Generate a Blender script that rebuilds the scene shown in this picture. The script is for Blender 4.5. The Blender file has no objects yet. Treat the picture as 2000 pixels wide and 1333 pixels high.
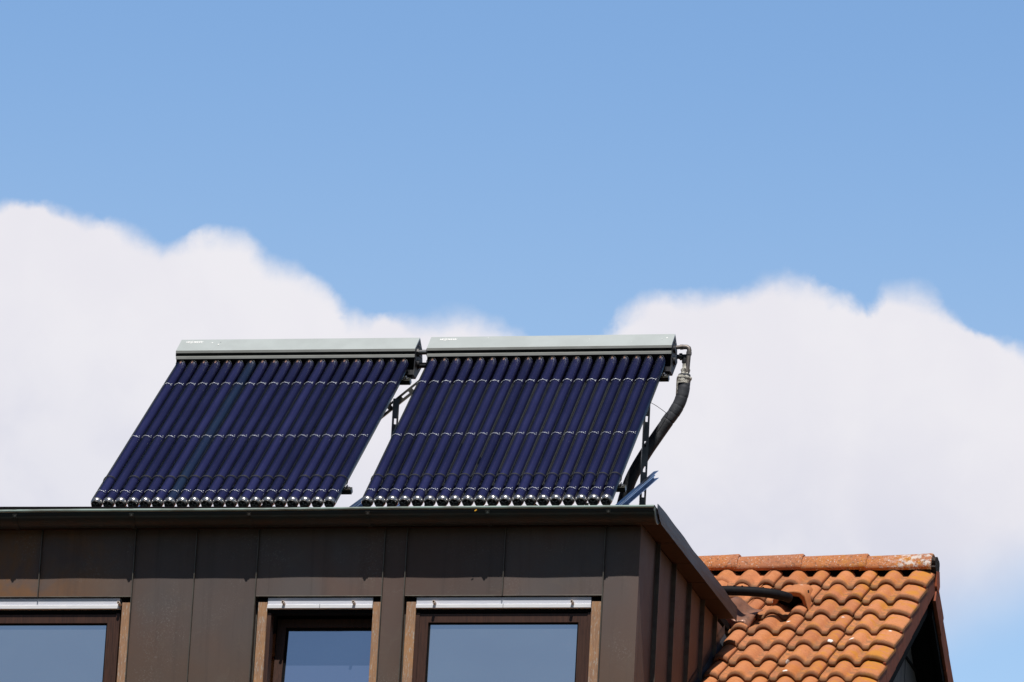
import bpy, bmesh, math, random
from mathutils import Vector, Matrix
random.seed(7)
R = math.radians
sc = bpy.context.scene
COL = sc.collection

# ------------------------------------------------------------------ camera
CAM = Vector((8.5, -31.5, 1.6))
YAW, PITCH, ROLL = R(13.597), R(16.098), R(3.122)
d = Vector((-math.sin(YAW)*math.cos(PITCH), math.cos(YAW)*math.cos(PITCH), math.sin(PITCH)))
r0 = Vector((math.cos(YAW), math.sin(YAW), 0)); u0 = r0.cross(d)
rr = r0*math.cos(ROLL) + u0*math.sin(ROLL); uu = -r0*math.sin(ROLL) + u0*math.cos(ROLL)
cam = bpy.data.cameras.new("camera"); co = bpy.data.objects.new("camera", cam); COL.objects.link(co)
co.matrix_world = Matrix(((rr.x, uu.x, -d.x, CAM.x), (rr.y, uu.y, -d.y, CAM.y), (rr.z, uu.z, -d.z, CAM.z), (0, 0, 0, 1)))
cam.sensor_width = 36; cam.lens = 215.71; cam.clip_start = .5; cam.clip_end = 3000
sc.camera = co

# ------------------------------------------------------------------ sun, sky, exposure
SUN_EL, SUN_AZ = 60.7, -13.0           # azimuth: degrees to the left of the facade's outward normal
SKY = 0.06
sv = Vector((-math.sin(R(SUN_AZ))*math.cos(R(SUN_EL)), -math.cos(R(SUN_AZ))*math.cos(R(SUN_EL)), math.sin(R(SUN_EL))))
sl = bpy.data.lights.new("sun", 'SUN'); sl.energy = 5.0; sl.angle = R(.5); sl.color = (1, .955, .9)
so = bpy.data.objects.new("sun", sl); COL.objects.link(so); so.rotation_euler = sv.to_track_quat('Z', 'Y').to_euler()
so.location = (0, 0, 30)
sc.view_settings.view_transform = 'Standard'; sc.view_settings.look = 'None'
sc.view_settings.gamma = 1; sc.view_settings.use_curve_mapping = False
sc.view_settings.exposure = 0.0

class NT:
    """small node-tree helper"""
    def __init__(s, t): s.t = t; t.nodes.clear()
    def n(s, typ, **kw):
        nd = s.t.nodes.new(typ)
        for k, v in kw.items():
            if k[0] == 'i' and k[1:].isdigit(): nd.inputs[int(k[1:])].default_value = v
            else: setattr(nd, k, v)
        return nd
    def l(s, a, b): s.t.links.new(a, b)
    def m(s, op, a, b=None, c=None, clamp=False):
        nd = s.t.nodes.new('ShaderNodeMath'); nd.operation = op; nd.use_clamp = clamp
        for i, x in enumerate((a, b, c)):
            if x is None: continue
            if isinstance(x, (int, float)): nd.inputs[i].default_value = x
            else: s.l(x, nd.inputs[i])
        return nd.outputs[0]
    def mixc(s, f, a, b, blend='MIX'):
        nd = s.t.nodes.new('ShaderNodeMix'); nd.data_type = 'RGBA'; nd.blend_type = blend
        for i, x in ((0, f), (6, a), (7, b)):
            if isinstance(x, (int, float)): nd.inputs[i].default_value = x
            elif isinstance(x, tuple): nd.inputs[i].default_value = (*x, 1)
            else: s.l(x, nd.inputs[i])
        return nd.outputs[2]
    def ramp(s, f, a, b):        # smoothstep a..b
        nd = s.t.nodes.new('ShaderNodeMapRange'); nd.interpolation_type = 'SMOOTHSTEP'
        s.l(f, nd.inputs[0]); nd.inputs[1].default_value = a; nd.inputs[2].default_value = b
        return nd.outputs[0]
    def noise(s, vec, scale, detail=4, rough=.55, dist=0.):
        nd = s.t.nodes.new('ShaderNodeTexNoise'); s.l(vec, nd.inputs['Vector'])
        nd.inputs['Scale'].default_value = scale; nd.inputs['Detail'].default_value = detail
        nd.inputs['Roughness'].default_value = rough; nd.inputs['Distortion'].default_value = dist
        return nd.outputs['Fac']
    def scale(s, vec, xyz):
        nd = s.t.nodes.new('ShaderNodeMapping'); s.l(vec, nd.inputs[0]); nd.inputs['Scale'].default_value = xyz
        return nd.outputs[0]

w = bpy.data.worlds.new("World"); sc.world = w; w.use_nodes = True
N = NT(w.node_tree)
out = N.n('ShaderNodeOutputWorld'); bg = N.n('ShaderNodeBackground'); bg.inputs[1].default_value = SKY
sky = N.n('ShaderNodeTexSky', sky_type='NISHITA', sun_disc=False)
sky.sun_elevation = R(SUN_EL); sky.sun_rotation = R(180 + SUN_AZ)
sky.air_density = 1.0; sky.dust_density = .6; sky.ozone_density = 1.6; sky.altitude = 300
tc = N.n('ShaderNodeTexCoord'); sep = N.n('ShaderNodeSeparateXYZ'); N.l(tc.outputs['Generated'], sep.inputs[0])
az = N.m('MULTIPLY', N.m('ARCTAN2', sep.outputs[0], sep.outputs[1]), 57.29578)
el = N.m('MULTIPLY', N.m('ARCSINE', sep.outputs[2]), 57.29578)
# skyline of the cloud bank: (azimuth deg, elevation deg)
SKYL = [(-40, 15.5), (-30, 18.5), (-24, 17.6), (-20, 17.2), (-18.65, 17.03), (-18.28, 17.10), (-17.9, 17.01), (-17.35, 16.95), (-16.99, 16.81), (-16.79, 16.91), (-16.5, 16.98),
        (-16.27, 16.92), (-16.08, 16.73), (-15.83, 16.66), (-15.53, 16.60), (-15.34, 16.49), (-15.21, 16.36), (-15.0, 16.30), (-14.6, 16.31), (-13.96, 16.34),
        (-13.71, 16.28), (-13.4, 16.10), (-13.1, 15.9), (-12.85, 15.98), (-12.70, 16.22), (-12.57, 16.42), (-12.32, 16.58), (-11.73, 16.62), (-11.33, 16.66), (-10.99, 16.78),
        (-10.74, 16.81), (-10.44, 16.67), (-10.28, 16.52), (-10.14, 16.68), (-9.84, 16.77), (-9.54, 16.73), (-9.29, 16.57), (-9.08, 16.41), (-8.83, 16.3),
        (-8.63, 16.22), (-7.5, 15.9), (-5, 16.6), (0, 15.5), (20, 13.0)]
A0, A1, E0, E1 = -40., 20., 12., 20.
fc = N.n('ShaderNodeFloatCurve'); cv = fc.mapping.curves[0]
pts = [((a-A0)/(A1-A0), (e-E0)/(E1-E0)) for a, e in SKYL]
cv.points[0].location = pts[0]; cv.points[1].location = pts[-1]
for p in pts[1:-1]: cv.points.new(*p)
fc.mapping.update()
wob = N.noise(tc.outputs['Generated'], 34, 4, .5)
wob2 = N.noise(tc.outputs['Generated'], 150, 5, .62, .4)
wob3 = N.noise(tc.outputs['Generated'], 420, 4, .6, .6)
def cen(f, k): return N.m('MULTIPLY', N.m('SUBTRACT', f, .5), k)
def shifted(scale, det, off, rough=.55):
    mp = N.t.nodes.new('ShaderNodeMapping'); N.l(tc.outputs['Generated'], mp.inputs[0]); mp.inputs['Location'].default_value = off
    return N.noise(mp.outputs[0], scale, det, rough)
azw = N.m('ADD', N.m('ADD', az, cen(wob, .5)), N.m('ADD', cen(wob2, .32), cen(wob3, .08)))
elw = N.m('ADD', N.m('ADD', el, cen(shifted(38, 3, (3, 1, 7)), .30)), N.m('ADD', cen(shifted(140, 4, (9, 4, 2), .6), .17), cen(shifted(420, 4, (5, 8, 1), .6), .07)))
N.l(N.m('DIVIDE', N.m('SUBTRACT', azw, A0), A1-A0, clamp=True), fc.inputs['Value'])
line = N.m('MULTIPLY_ADD', fc.outputs[0], E1-E0, E0)
depth = N.m('SUBTRACT', line, elw)                      # degrees below the cloud's edge
soft = N.ramp(N.noise(tc.outputs['Generated'], 48, 3, .5), .35, .65)
dens = N.ramp(N.m('DIVIDE', depth, N.m('MULTIPLY_ADD', soft, .22, .04)), -.45, 1.0)
# underside of the bank: it thins out towards lower elevation at the right
lowl = N.m('ADD', N.m('MULTIPLY_ADD', N.m('ABSOLUTE', N.m('ADD', az, 8.0)), -.42, 14.45), N.m('MULTIPLY', N.m('SUBTRACT', wob, .5), .5))
lowd = N.ramp(N.m('SUBTRACT', el, lowl), -.75, .5)
dens = N.m('MULTIPLY', dens, lowd)
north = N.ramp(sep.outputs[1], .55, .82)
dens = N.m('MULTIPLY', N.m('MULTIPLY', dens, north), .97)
sh = N.noise(tc.outputs['Generated'], 30, 5, .5, .2)
sh2 = N.noise(tc.outputs['Generated'], 90, 4, .5, .3)
K = 1/SKY
top = N.mixc(N.ramp(N.m('ADD', depth, N.m('MULTIPLY', N.m('SUBTRACT', sh, .5), 1.4)), .6, 3.3), (.835*K, .815*K, .865*K), (.66*K, .67*K, .78*K))
ccol = N.mixc(N.m('MULTIPLY', N.ramp(N.m('MULTIPLY_ADD', sh2, .4, N.m('MULTIPLY', sh, .7)), .42, .70), .55), top, (.90*K, .88*K, .905*K))
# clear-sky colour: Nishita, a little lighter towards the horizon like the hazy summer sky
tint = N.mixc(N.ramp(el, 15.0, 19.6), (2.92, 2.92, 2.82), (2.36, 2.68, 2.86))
tint = N.mixc(N.ramp(sep.outputs[1], .68, .89), (.72, .74, .78), tint)   # sky boosted around the view, dimmed elsewhere to cut fill light
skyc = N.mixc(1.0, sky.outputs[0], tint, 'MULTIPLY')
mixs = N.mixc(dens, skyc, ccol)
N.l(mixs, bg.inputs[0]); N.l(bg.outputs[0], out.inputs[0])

# ------------------------------------------------------------------ materials
MATS = {}
def mat(name, col, rough=.5, metal=0., spec=.5, col2=None, nscale=20, nmap=(1, 1, 1), bump=0., bscale=60, coat=0., f0=.35, f1=.7, extra=None):
    m = bpy.data.materials.new(name); m.use_nodes = True; T = NT(m.node_tree)
    o = T.n('ShaderNodeOutputMaterial'); b = T.n('ShaderNodeBsdfPrincipled'); T.l(b.outputs[0], o.inputs[0])
    g = T.n('ShaderNodeNewGeometry'); P = T.scale(g.outputs['Position'], nmap)
    b.inputs['Roughness'].default_value = rough; b.inputs['Metallic'].default_value = metal
    b.inputs['Specular IOR Level'].default_value = spec; b.inputs['Coat Weight'].default_value = coat
    c = None
    if col2:
        c = T.mixc(T.ramp(T.noise(P, nscale, 5, .6), f0, f1), col, col2); T.l(c, b.inputs['Base Color'])
    else: b.inputs['Base Color'].default_value = (*col, 1)
    if bump:
        bp = T.n('ShaderNodeBump'); bp.inputs['Strength'].default_value = 1; bp.inputs['Distance'].default_value = bump
        T.l(T.noise(P, bscale, 4, .6), bp.inputs['Height']); T.l(bp.outputs[0], b.inputs['Normal'])
    if extra: extra(T, b, g, P, c)
    MATS[name] = m; return m

# -- weathered sheet-copper cladding: per-panel tone, blotches, fine speckle
def clad_extra(T, b, g, P, c):
    oi = T.n('ShaderNodeObjectInfo')
    Pq = g.outputs['Position']; sx = T.n('ShaderNodeSeparateXYZ'); T.l(Pq, sx.inputs[0])
    big = T.noise(Pq, 1.5, 3, .5, .5)
    c1 = T.mixc(T.ramp(big, .36, .66), (.195, .137, .118), (.172, .148, .142))
    # the panels at the far left have gone orange-brown
    lft = T.m('MULTIPLY', T.m('SUBTRACT', 1.0, T.ramp(sx.outputs[0], -1.9, -.95)), T.ramp(T.noise(Pq, 3.2, 4, .6, .6), .36, .62))
    c1 = T.mixc(T.m('MULTIPLY', lft, .85), c1, (.30, .155, .075))
    low = T.m('MULTIPLY', T.m('SUBTRACT', 1.0, T.ramp(sx.outputs[2], 8.9, 9.5)), .6)
    c1 = T.mixc(low, c1, (.185, .128, .092))
    # chalky specks and faint vertical run-off
    c1 = T.mixc(T.m('MULTIPLY', T.m('MULTIPLY', T.ramp(T.noise(Pq, 95, 6, .8), .52, .66), T.ramp(T.noise(Pq, 3.4, 3, .6), .45, .7)), .75), c1, (.36, .33, .31))
    c1 = T.mixc(T.m('MULTIPLY', T.ramp(T.noise(T.scale(Pq, (16, 16, .6)), 1.5, 5, .65), .48, .78), .40), c1, (.105, .085, .08))
    c1 = T.mixc(T.m('MULTIPLY', T.ramp(T.noise(Pq, 13, 4, .65, .8), .5, .8), .35), c1, (.23, .185, .15))
    sc_ = T.n('ShaderNodeHueSaturation'); T.l(c1, sc_.inputs['Color'])
    T.l(T.m('MULTIPLY_ADD', oi.outputs['Random'], .20, .57), sc_.inputs['Value'])
    T.l(sc_.outputs[0], b.inputs['Base Color'])
    T.l(T.m('MULTIPLY_ADD', T.noise(g.outputs['Position'], 9, 4, .6), .15, .55), b.inputs['Roughness'])
    bp = T.n('ShaderNodeBump'); bp.inputs['Distance'].default_value = .02; bp.inputs['Strength'].default_value = .5
    T.l(T.noise(T.scale(g.outputs['Position'], (1, 1, .45)), 2.6, 2, .5), bp.inputs['Height'])
    T.l(bp.outputs[0], b.inputs['Normal'])
mat('cladding', (.16, .12, .1), .5, .45, .2, extra=clad_extra)
mat('seam_metal', (.13, .12, .10), .45, .5, .5, (.09, .075, .065), 12)
mat('flashing', (.024, .027, .034), .5, .1, .35, (.042, .050, .060), 5, (1, 1, 6), bump=.003, bscale=9)
mat('soffit', (.028, .015, .010), .7, 0, .2, (.020, .012, .009), 14)
mat('gutter', (.018, .023, .021), .5, .2, .35, (.026, .018, .013), 7, (1, 1, 3), bump=.002, bscale=14)
mat('patina', (.10, .09, .075), .5, .2, .4, (.25, .33, .30), 6, (1, 4, 4), f0=.25, f1=.6)
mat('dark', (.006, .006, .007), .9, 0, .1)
mat('black_metal', (.016, .017, .021), .55, .0, .25, (.03, .03, .034), 30)
mat('alu_cover', (.50, .545, .535), .38, .25, .5, (.455, .495, .485), 5, bump=.0006, bscale=30)
mat('alu_lip', (.34, .345, .32), .45, .3, .5, (.28, .285, .26), 8, (1, 6, 6))
mat('steel', (.30, .30, .30), .32, .9, .5, (.20, .20, .20), 30)
mat('strut_steel', (.085, .082, .078), .38, .75, .5, (.15, .14, .125), 14)
mat('brace_steel', (.30, .34, .46), .22, .95, .5, (.16, .18, .26), 9)
mat('rail_metal', (.085, .085, .068), .35, .6, .5, (.045, .045, .038), 30)
mat('copper', (.36, .20, .16), .5, .3)
mat('copper_dull', (.34, .155, .095), .42, .35, .5, (.20, .115, .085), 12, bump=.006, bscale=22)
mat('rubber', (.028, .030, .035), .62, 0, .4, (.05, .053, .06), 26, bump=.0016, bscale=90)
mat('tape', (.042, .045, .053), .55, 0, .4, (.065, .068, .078), 40, bump=.0015, bscale=70)
mat('plaster', (.56, .54, .48), .85, 0, .2, (.15, .135, .115), 60, f0=.48, f1=.66, bump=.014, bscale=75)
mat('pipe_metal', (.14, .13, .13), .5, .6, .5, (.22, .185, .155), 24)
mat('black_pipe', (.007, .0075, .010), .65, 0, .12, (.012, .011, .013), 40)
mat('white_paint', (.80, .80, .82), .35, 0, .5, (.70, .71, .75), 14, (1, 4, 8))
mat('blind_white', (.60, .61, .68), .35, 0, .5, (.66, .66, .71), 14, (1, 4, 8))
mat('cream_plastic', (.55, .44, .36), .4)
mat('yellow_leaf', (.75, .38, .02), .6)
mat('white_mark', (.88, .88, .87), .6)
mat('silver', (.66, .65, .63), .24, .9, .5, (.42, .41, .40), 90)
mat('cap_black', (.030, .030, .030), .35, 0, .5, (.05, .048, .045), 50)
mat('cap_boss', (.20, .195, .175), .5, 0, .4)
mat('clip_shine', (.80, .82, .86), .35, .4)
mat('wall_board', (.11, .105, .11), .7, 0, .3, (.15, .135, .13), 6, (3, 3, .5))
mat('render_wall', (.45, .42, .38), .9, 0, .2, (.40, .38, .34), 3)
mat('tree_green', (.05, .08, .03), .8)
mat('ground', (.030, .040, .022), .9, 0, .2, (.05, .048, .042), .2)
mat('verge_clay', (.30, .085, .045), .8, 0, .2, (.20, .062, .036), 9, bump=.002, bscale=80)
mat('ridge_clay_end', (.50, .13, .06), .8, 0, .2, (.38, .10, .05), 14)
mat('mortar', (.03, .026, .025), .95, 0, .2, (.07, .055, .05), 90, bump=.01, bscale=90)

def wood(name, c1, c2, c3, rough, flecks):
    def ex(T, b, g, P, c):
        gr = T.noise(T.scale(g.outputs['Position'], (1, 1, .05)), 190, 5, .65, .6)
        k = T.mixc(T.ramp(gr, .36, .64), c1, c2)
        k = T.mixc(T.m('MULTIPLY', T.ramp(T.noise(g.outputs['Position'], 7, 3, .5), .4, .75), .6), k, c3)
        if flecks:
            fl = T.noise(T.scale(g.outputs['Position'], (1, 1, .22)), 150, 4, .75)
            k = T.mixc(T.m('MULTIPLY', T.ramp(fl, .56, .62), .75), k, (.42, .38, .33))
        T.l(k, b.inputs['Base Color'])
        bp = T.n('ShaderNodeBump'); bp.inputs['Distance'].default_value = .0012; T.l(gr, bp.inputs['Height']); T.l(bp.outputs[0], b.inputs['Normal'])
    mat(name, c1, rough, 0, .3, extra=ex)
wood('weathered_wood', (.38, .22, .13), (.26, .155, .10), (.46, .24, .10), .8, True)
wood('dark_wood', (.072, .033, .022), (.040, .020, .015), (.060, .030, .021), .45, False)

def pane_mat(name, tint, fac, col):
    m = bpy.data.materials.new(name); m.use_nodes = True; T = NT(m.node_tree)
    o = T.n('ShaderNodeOutputMaterial'); mx = T.n('ShaderNodeMixShader')
    gl = T.n('ShaderNodeBsdfGlossy'); gl.inputs['Roughness'].default_value = .015; gl.inputs['Color'].default_value = (*tint, 1)
    di = T.n('ShaderNodeBsdfDiffuse'); di.inputs['Color'].default_value = (*col, 1)
    g = T.n('ShaderNodeNewGeometry'); bp = T.n('ShaderNodeBump'); bp.inputs['Distance'].default_value = .004
    T.l(T.noise(g.outputs['Position'], 2.2, 2, .4), bp.inputs['Height']); T.l(bp.outputs[0], gl.inputs['Normal'])
    mx.inputs[0].default_value = fac
    T.l(di.outputs[0], mx.inputs[1]); T.l(gl.outputs[0], mx.inputs[2]); T.l(mx.outputs[0], o.inputs[0]); MATS[name] = m
pane_mat('pane', (.88, .93, 1.0), .86, (.40, .44, .46))
pane_mat('pane_open', (.82, .92, 1.0), .90, (.40, .50, .80))

def envelope():
    m = bpy.data.materials.new('tube_glass'); m.use_nodes = True; T = NT(m.node_tree)
    o = T.n('ShaderNodeOutputMaterial'); mx = T.n('ShaderNodeMixShader'); lw = T.n('ShaderNodeLayerWeight'); lw.inputs[0].default_value = .25
    tr = T.n('ShaderNodeBsdfTransparent'); gl = T.n('ShaderNodeBsdfGlossy'); gl.inputs['Roughness'].default_value = .04
    f = T.m('MULTIPLY_ADD', T.m('POWER', lw.outputs['Facing'], 3.0), .36, .055)
    T.l(T.mixc(T.ramp(lw.outputs['Facing'], .16, .62), (.96, .97, .96), (.20, .20, .17)), tr.inputs[0]); gl.inputs[0].default_value = (.75, .82, .88, 1)
    T.l(f, mx.inputs[0]); T.l(tr.outputs[0], mx.inputs[1]); T.l(gl.outputs[0], mx.inputs[2]); T.l(mx.outputs[0], o.inputs[0]); MATS['tube_glass'] = m
envelope()

def absorber(name, col, edge):
    m = bpy.data.materials.new(name); m.use_nodes = True; T = NT(m.node_tree)
    o = T.n('ShaderNodeOutputMaterial'); b = T.n('ShaderNodeBsdfPrincipled'); T.l(b.outputs[0], o.inputs[0])
    tc = T.n('ShaderNodeTexCoord'); s = T.n('ShaderNodeSeparateXYZ'); T.l(tc.outputs['Object'], s.inputs[0])
    oi = T.n('ShaderNodeObjectInfo')
    n1 = T.noise(T.scale(tc.outputs['Object'], (1, .18, 1)), 26, 4, .6)
    c = T.mixc(T.ramp(n1, .3, .75), col, edge)
    # thin dashed reflection painted into the colour along the tube
    wv = T.m('GREATER_THAN', T.m('FRACT', T.m('MULTIPLY', s.outputs[1], 17)), .32)
    ln = T.m('LESS_THAN', T.m('ABSOLUTE', T.m('SUBTRACT', s.outputs[0], .004)), .0011)
    fr = T.m('GREATER_THAN', s.outputs[2], 0)
    c = T.mixc(T.m('MULTIPLY', T.m('MULTIPLY', T.m('MULTIPLY', wv, ln), fr), .14), c, (.30, .20, .30))
    h = T.n('ShaderNodeHueSaturation'); T.l(c, h.inputs['Color']); T.l(T.m('MULTIPLY_ADD', oi.outputs['Random'], .5, .72), h.inputs['Value'])
    T.l(h.outputs[0], b.inputs['Base Color'])
    b.inputs['Roughness'].default_value = .27; b.inputs['Metallic'].default_value = .45
    b.inputs['Specular IOR Level'].default_value = .4; MATS[name] = m
absorber('absorber', (.034, .036, .135), (.046, .050, .175))
absorber('absorber_aged', (.026, .040, .110), (.030, .056, .120))

def clay(name, base):
    m = bpy.data.materials.new(name); m.use_nodes = True; T = NT(m.node_tree)
    o = T.n('ShaderNodeOutputMaterial'); b = T.n('ShaderNodeBsdfPrincipled'); T.l(b.outputs[0], o.inputs[0])
    g = T.n('ShaderNodeNewGeometry'); P = g.outputs['Position']; uv = T.n('ShaderNodeUVMap'); uv.uv_map = 'UVMap'
    s = T.n('ShaderNodeSeparateXYZ'); T.l(uv.outputs[0], s.inputs[0])
    ri = g.outputs['Random Per Island']
    c = T.mixc(ri, base[0], base[1])
    c = T.mixc(T.m('MULTIPLY', T.ramp(T.noise(P, 3.2, 4, .6, .6), .45, .75), .7), c, (.50, .17, .035))
    c = T.mixc(T.m('MULTIPLY', T.ramp(T.noise(P, 9, 5, .65, .4), .5, .8), .5), c, (.33, .115, .055))
    c = T.mixc(T.m('MULTIPLY', T.ramp(T.noise(P, 75, 5, .75), .50, .66), .45), c, (.25, .095, .05))
    c = T.mixc(T.m('MULTIPLY', T.ramp(T.noise(P, 30, 5, .7, .5), .52, .68), .45), c, (.62, .27, .12))
    # orange-yellow lichen, more towards the verge (object's right side)
    px = T.n('ShaderNodeSeparateXYZ'); T.l(P, px.inputs[0])
    lich = T.m('MULTIPLY', T.ramp(T.noise(P, 9, 6, .70, .5), .48, .60), T.ramp(px.outputs[0], 1.7, 2.6))
    c = T.mixc(T.m('MULTIPLY', lich, .75), c, (.52, .215, .02))
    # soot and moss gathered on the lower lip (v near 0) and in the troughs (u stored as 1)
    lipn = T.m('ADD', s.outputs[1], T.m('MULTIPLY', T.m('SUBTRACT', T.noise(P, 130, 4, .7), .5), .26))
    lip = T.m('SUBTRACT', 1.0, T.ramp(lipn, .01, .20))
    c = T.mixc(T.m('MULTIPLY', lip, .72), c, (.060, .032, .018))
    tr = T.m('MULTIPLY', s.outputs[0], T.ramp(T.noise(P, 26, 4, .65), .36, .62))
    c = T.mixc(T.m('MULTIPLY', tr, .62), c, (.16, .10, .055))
    # white droppings
    vo = T.n('ShaderNodeTexVoronoi'); vo.inputs['Scale'].default_value = 6.5; T.l(P, vo.inputs['Vector'])
    vs = T.n('ShaderNodeSeparateColor'); T.l(vo.outputs['Color'], vs.inputs[0])
    dd = T.m('ADD', vo.outputs['Distance'], T.m('MULTIPLY', T.m('SUBTRACT', T.noise(P, 60, 3, .6), .5), .16))
    sp = T.m('MULTIPLY', T.m('LESS_THAN', dd, .10), T.m('GREATER_THAN', vs.outputs[0], .66))
    c = T.mixc(T.m('MULTIPLY', sp, .9), c, (.80, .78, .74))
    if name == 'ridge_clay':
        lk = T.m('MULTIPLY', T.ramp(T.noise(P, 34, 5, .68, .5), .49, .57), T.ramp(T.m('ADD', px.outputs[0], T.m('MULTIPLY', T.noise(P, 12, 3, .6), .25)), 2.49, 2.60))
        c = T.mixc(T.m('MULTIPLY', lk, .72), c, (.62, .62, .60))
        c = T.mixc(T.m('MULTIPLY', T.ramp(T.noise(P, 60, 4, .75), .53, .62), .65), c, (.10, .055, .035))
        c = T.mixc(T.m('MULTIPLY', T.ramp(T.noise(T.scale(P, (1.3, 1, 1)), 85, 3, .6), .62, .66), .8), c, (.60, .58, .55))
    T.l(c, b.inputs['Base Color']); b.inputs['Roughness'].default_value = .82; b.inputs['Specular IOR Level'].default_value = .25
    bp = T.n('ShaderNodeBump'); bp.inputs['Distance'].default_value = .0025; T.l(T.noise(P, 120, 5, .7), bp.inputs['Height']); T.l(bp.outputs[0], b.inputs['Normal'])
    MATS[name] = m
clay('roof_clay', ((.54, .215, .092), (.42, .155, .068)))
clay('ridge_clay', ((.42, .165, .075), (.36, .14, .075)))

# ------------------------------------------------------------------ mesh helpers
class MB:
    def __init__(s): s.v = []; s.f = []; s.uv = None; s.sm = []
    def add(s, vs, fs, smooth=False):
        o = len(s.v); s.v += [tuple(p) for p in vs]; s.f += [tuple(i+o for i in f) for f in fs]; s.sm += [smooth]*len(fs); return s
    def box(s, x0, x1, y0, y1, z0, z1):
        return s.add([(x0, y0, z0), (x1, y0, z0), (x1, y1, z0), (x0, y1, z0), (x0, y0, z1), (x1, y0, z1), (x1, y1, z1), (x0, y1, z1)],
                     [(0, 3, 2, 1), (4, 5, 6, 7), (0, 1, 5, 4), (1, 2, 6, 5), (2, 3, 7, 6), (3, 0, 4, 7)])
    def prism(s, poly, a, b, axis=0, smooth=False):
        """poly: 2-D points in the two other axes (y,z)/(x,z)/(x,y), extruded from a to b"""
        n = len(poly)
        def mk(p, t):
            q = list(p); q.insert(axis, t); return tuple(q)
        vs = [mk(p, a) for p in poly] + [mk(p, b) for p in poly]
        s.add(vs, [(i, (i+1) % n, n+(i+1) % n, n+i) for i in range(n)], smooth)
        s.add(vs, [tuple(range(n-1, -1, -1)), tuple(range(n, 2*n))]); return s
    def sweep(s, path, rad, seg=12, caps=True, smooth=True):
        path = [Vector(p) for p in path]; n = len(path)
        rads = rad if isinstance(rad, (list, tuple)) else [rad]*n
        prev = None; vs = []
        for i, p in enumerate(path):
            t = (path[min(i+1, n-1)] - path[max(i-1, 0)]).normalized()
            if prev is None:
                a = Vector((0, 0, 1)) if abs(t.z) < .9 else Vector((1, 0, 0))
                x = t.cross(a).normalized()
            else: x = (prev - t*prev.dot(t)).normalized()
            prev = x; y = t.cross(x)
            for k in range(seg):
                a = 2*math.pi*k/seg; vs.append(p + (x*math.cos(a) + y*math.sin(a))*rads[i])
        fs = [(i*seg+k, i*seg+(k+1) % seg, (i+1)*seg+(k+1) % seg, (i+1)*seg+k) for i in range(n-1) for k in range(seg)]
        s.add(vs, fs, smooth)
        if caps: s.add(vs[:seg], [tuple(range(seg-1, -1, -1))]); s.add(vs[-seg:], [tuple(range(seg))])
        return s
    def lathe_y(s, prof, seg=20, cx=0., cz=0.):
        """prof: (y, r); revolved about the local Y axis"""
        n = len(prof); vs = []
        for (y, r) in prof:
            for k in range(seg):
                a = 2*math.pi*k/seg; vs.append((cx+r*math.cos(a), y, cz+r*math.sin(a)))
        return s.add(vs, [(i*seg+k, i*seg+(k+1) % seg, (i+1)*seg+(k+1) % seg, (i+1)*seg+k) for i in range(n-1) for k in range(seg)], True)
    def obox(s, c, ax, ay, az_):
        """box with centre c and half-axes"""
        c, ax, ay, az_ = map(Vector, (c, ax, ay, az_)); vs = []
        for k in (-1, 1):
            for i, j in ((-1, -1), (1, -1), (1, 1), (-1, 1)): vs.append(c+ax*i+ay*j+az_*k)
        return s.add(vs, [(0, 3, 2, 1), (4, 5, 6, 7), (0, 1, 5, 4), (1, 2, 6, 5), (2, 3, 7, 6), (3, 0, 4, 7)])
    def build(s, name, material, parent=None, bevel=0., label=None):
        me = bpy.data.meshes.new(name); me.from_pydata(s.v, [], s.f); me.update()
        bm = bmesh.new(); bm.from_mesh(me); bmesh.ops.recalc_face_normals(bm, faces=bm.faces); bm.to_mesh(me); bm.free()
        me.polygons.foreach_set('use_smooth', s.sm)
        me.materials.append(MATS[material])
        o = bpy.data.objects.new(name, me); COL.objects.link(o)
        if parent: o.parent = parent
        if label: o['label'] = label
        if bevel:
            bv = o.modifiers.new('bevel', 'BEVEL'); bv.width = bevel; bv.segments = 2; bv.limit_method = 'ANGLE'; bv.angle_limit = R(40)
        return o

def thing(name, label, cat, loc=(0, 0, 0), group=None):
    o = bpy.data.objects.new(name, None); COL.objects.link(o); o.location = loc; o.empty_display_size = .1
    o['label'] = label; o['category'] = cat
    if group: o['group'] = group
    return o
def tag(o, label, cat, group=None):
    o['label'] = label; o['category'] = cat
    if group: o['group'] = group
    return o

# ------------------------------------------------------------------ ground
g = MB().add([(-1500, -1500, 0), (1500, -1500, 0), (1500, 1500, 0), (-1500, 1500, 0)], [(0, 1, 2, 3)]).build('ground', 'ground'); g['kind'] = 'structure'

# ------------------------------------------------------------------ tile-roofed house
TAN = math.tan(R(31)); CS, SN = math.cos(R(31)), math.sin(R(31))
def plane_z(y): return 9.58 + (y-1.9)*TAN
P0 = Vector((0, 1.9, 9.58)); SU = Vector((0, CS, SN)); SNn = Vector((0, -SN, CS))     # up-slope and normal
house = thing('tile_roofed_house', 'house with orange clay tiled roof, lichen spotted ridge and dark boarded gable', 'house', (2.6, 1.9, 0))
def ch(o, parent):      # parent keeping world coordinates
    o.parent = parent; o.matrix_parent_inverse = Matrix.Translation(-parent.location); return o
PITCH_T, ROW = .289, .300
JX = 2.34
def prof(x):            # x across one tile in 0..PITCH_T measured from a joint on top of a roll
    p = PITCH_T/2; t = ((x+.047) % p)/p               # 0 = crest
    t = min(t, 1-t)/.36; c = (1-t*t)**.62 if t < 1 else 0.
    c2 = .5+.5*math.cos(math.pi*min(1, t*.385/.5))
    return .040*(.86*c+.14*c2) - .040
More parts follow.
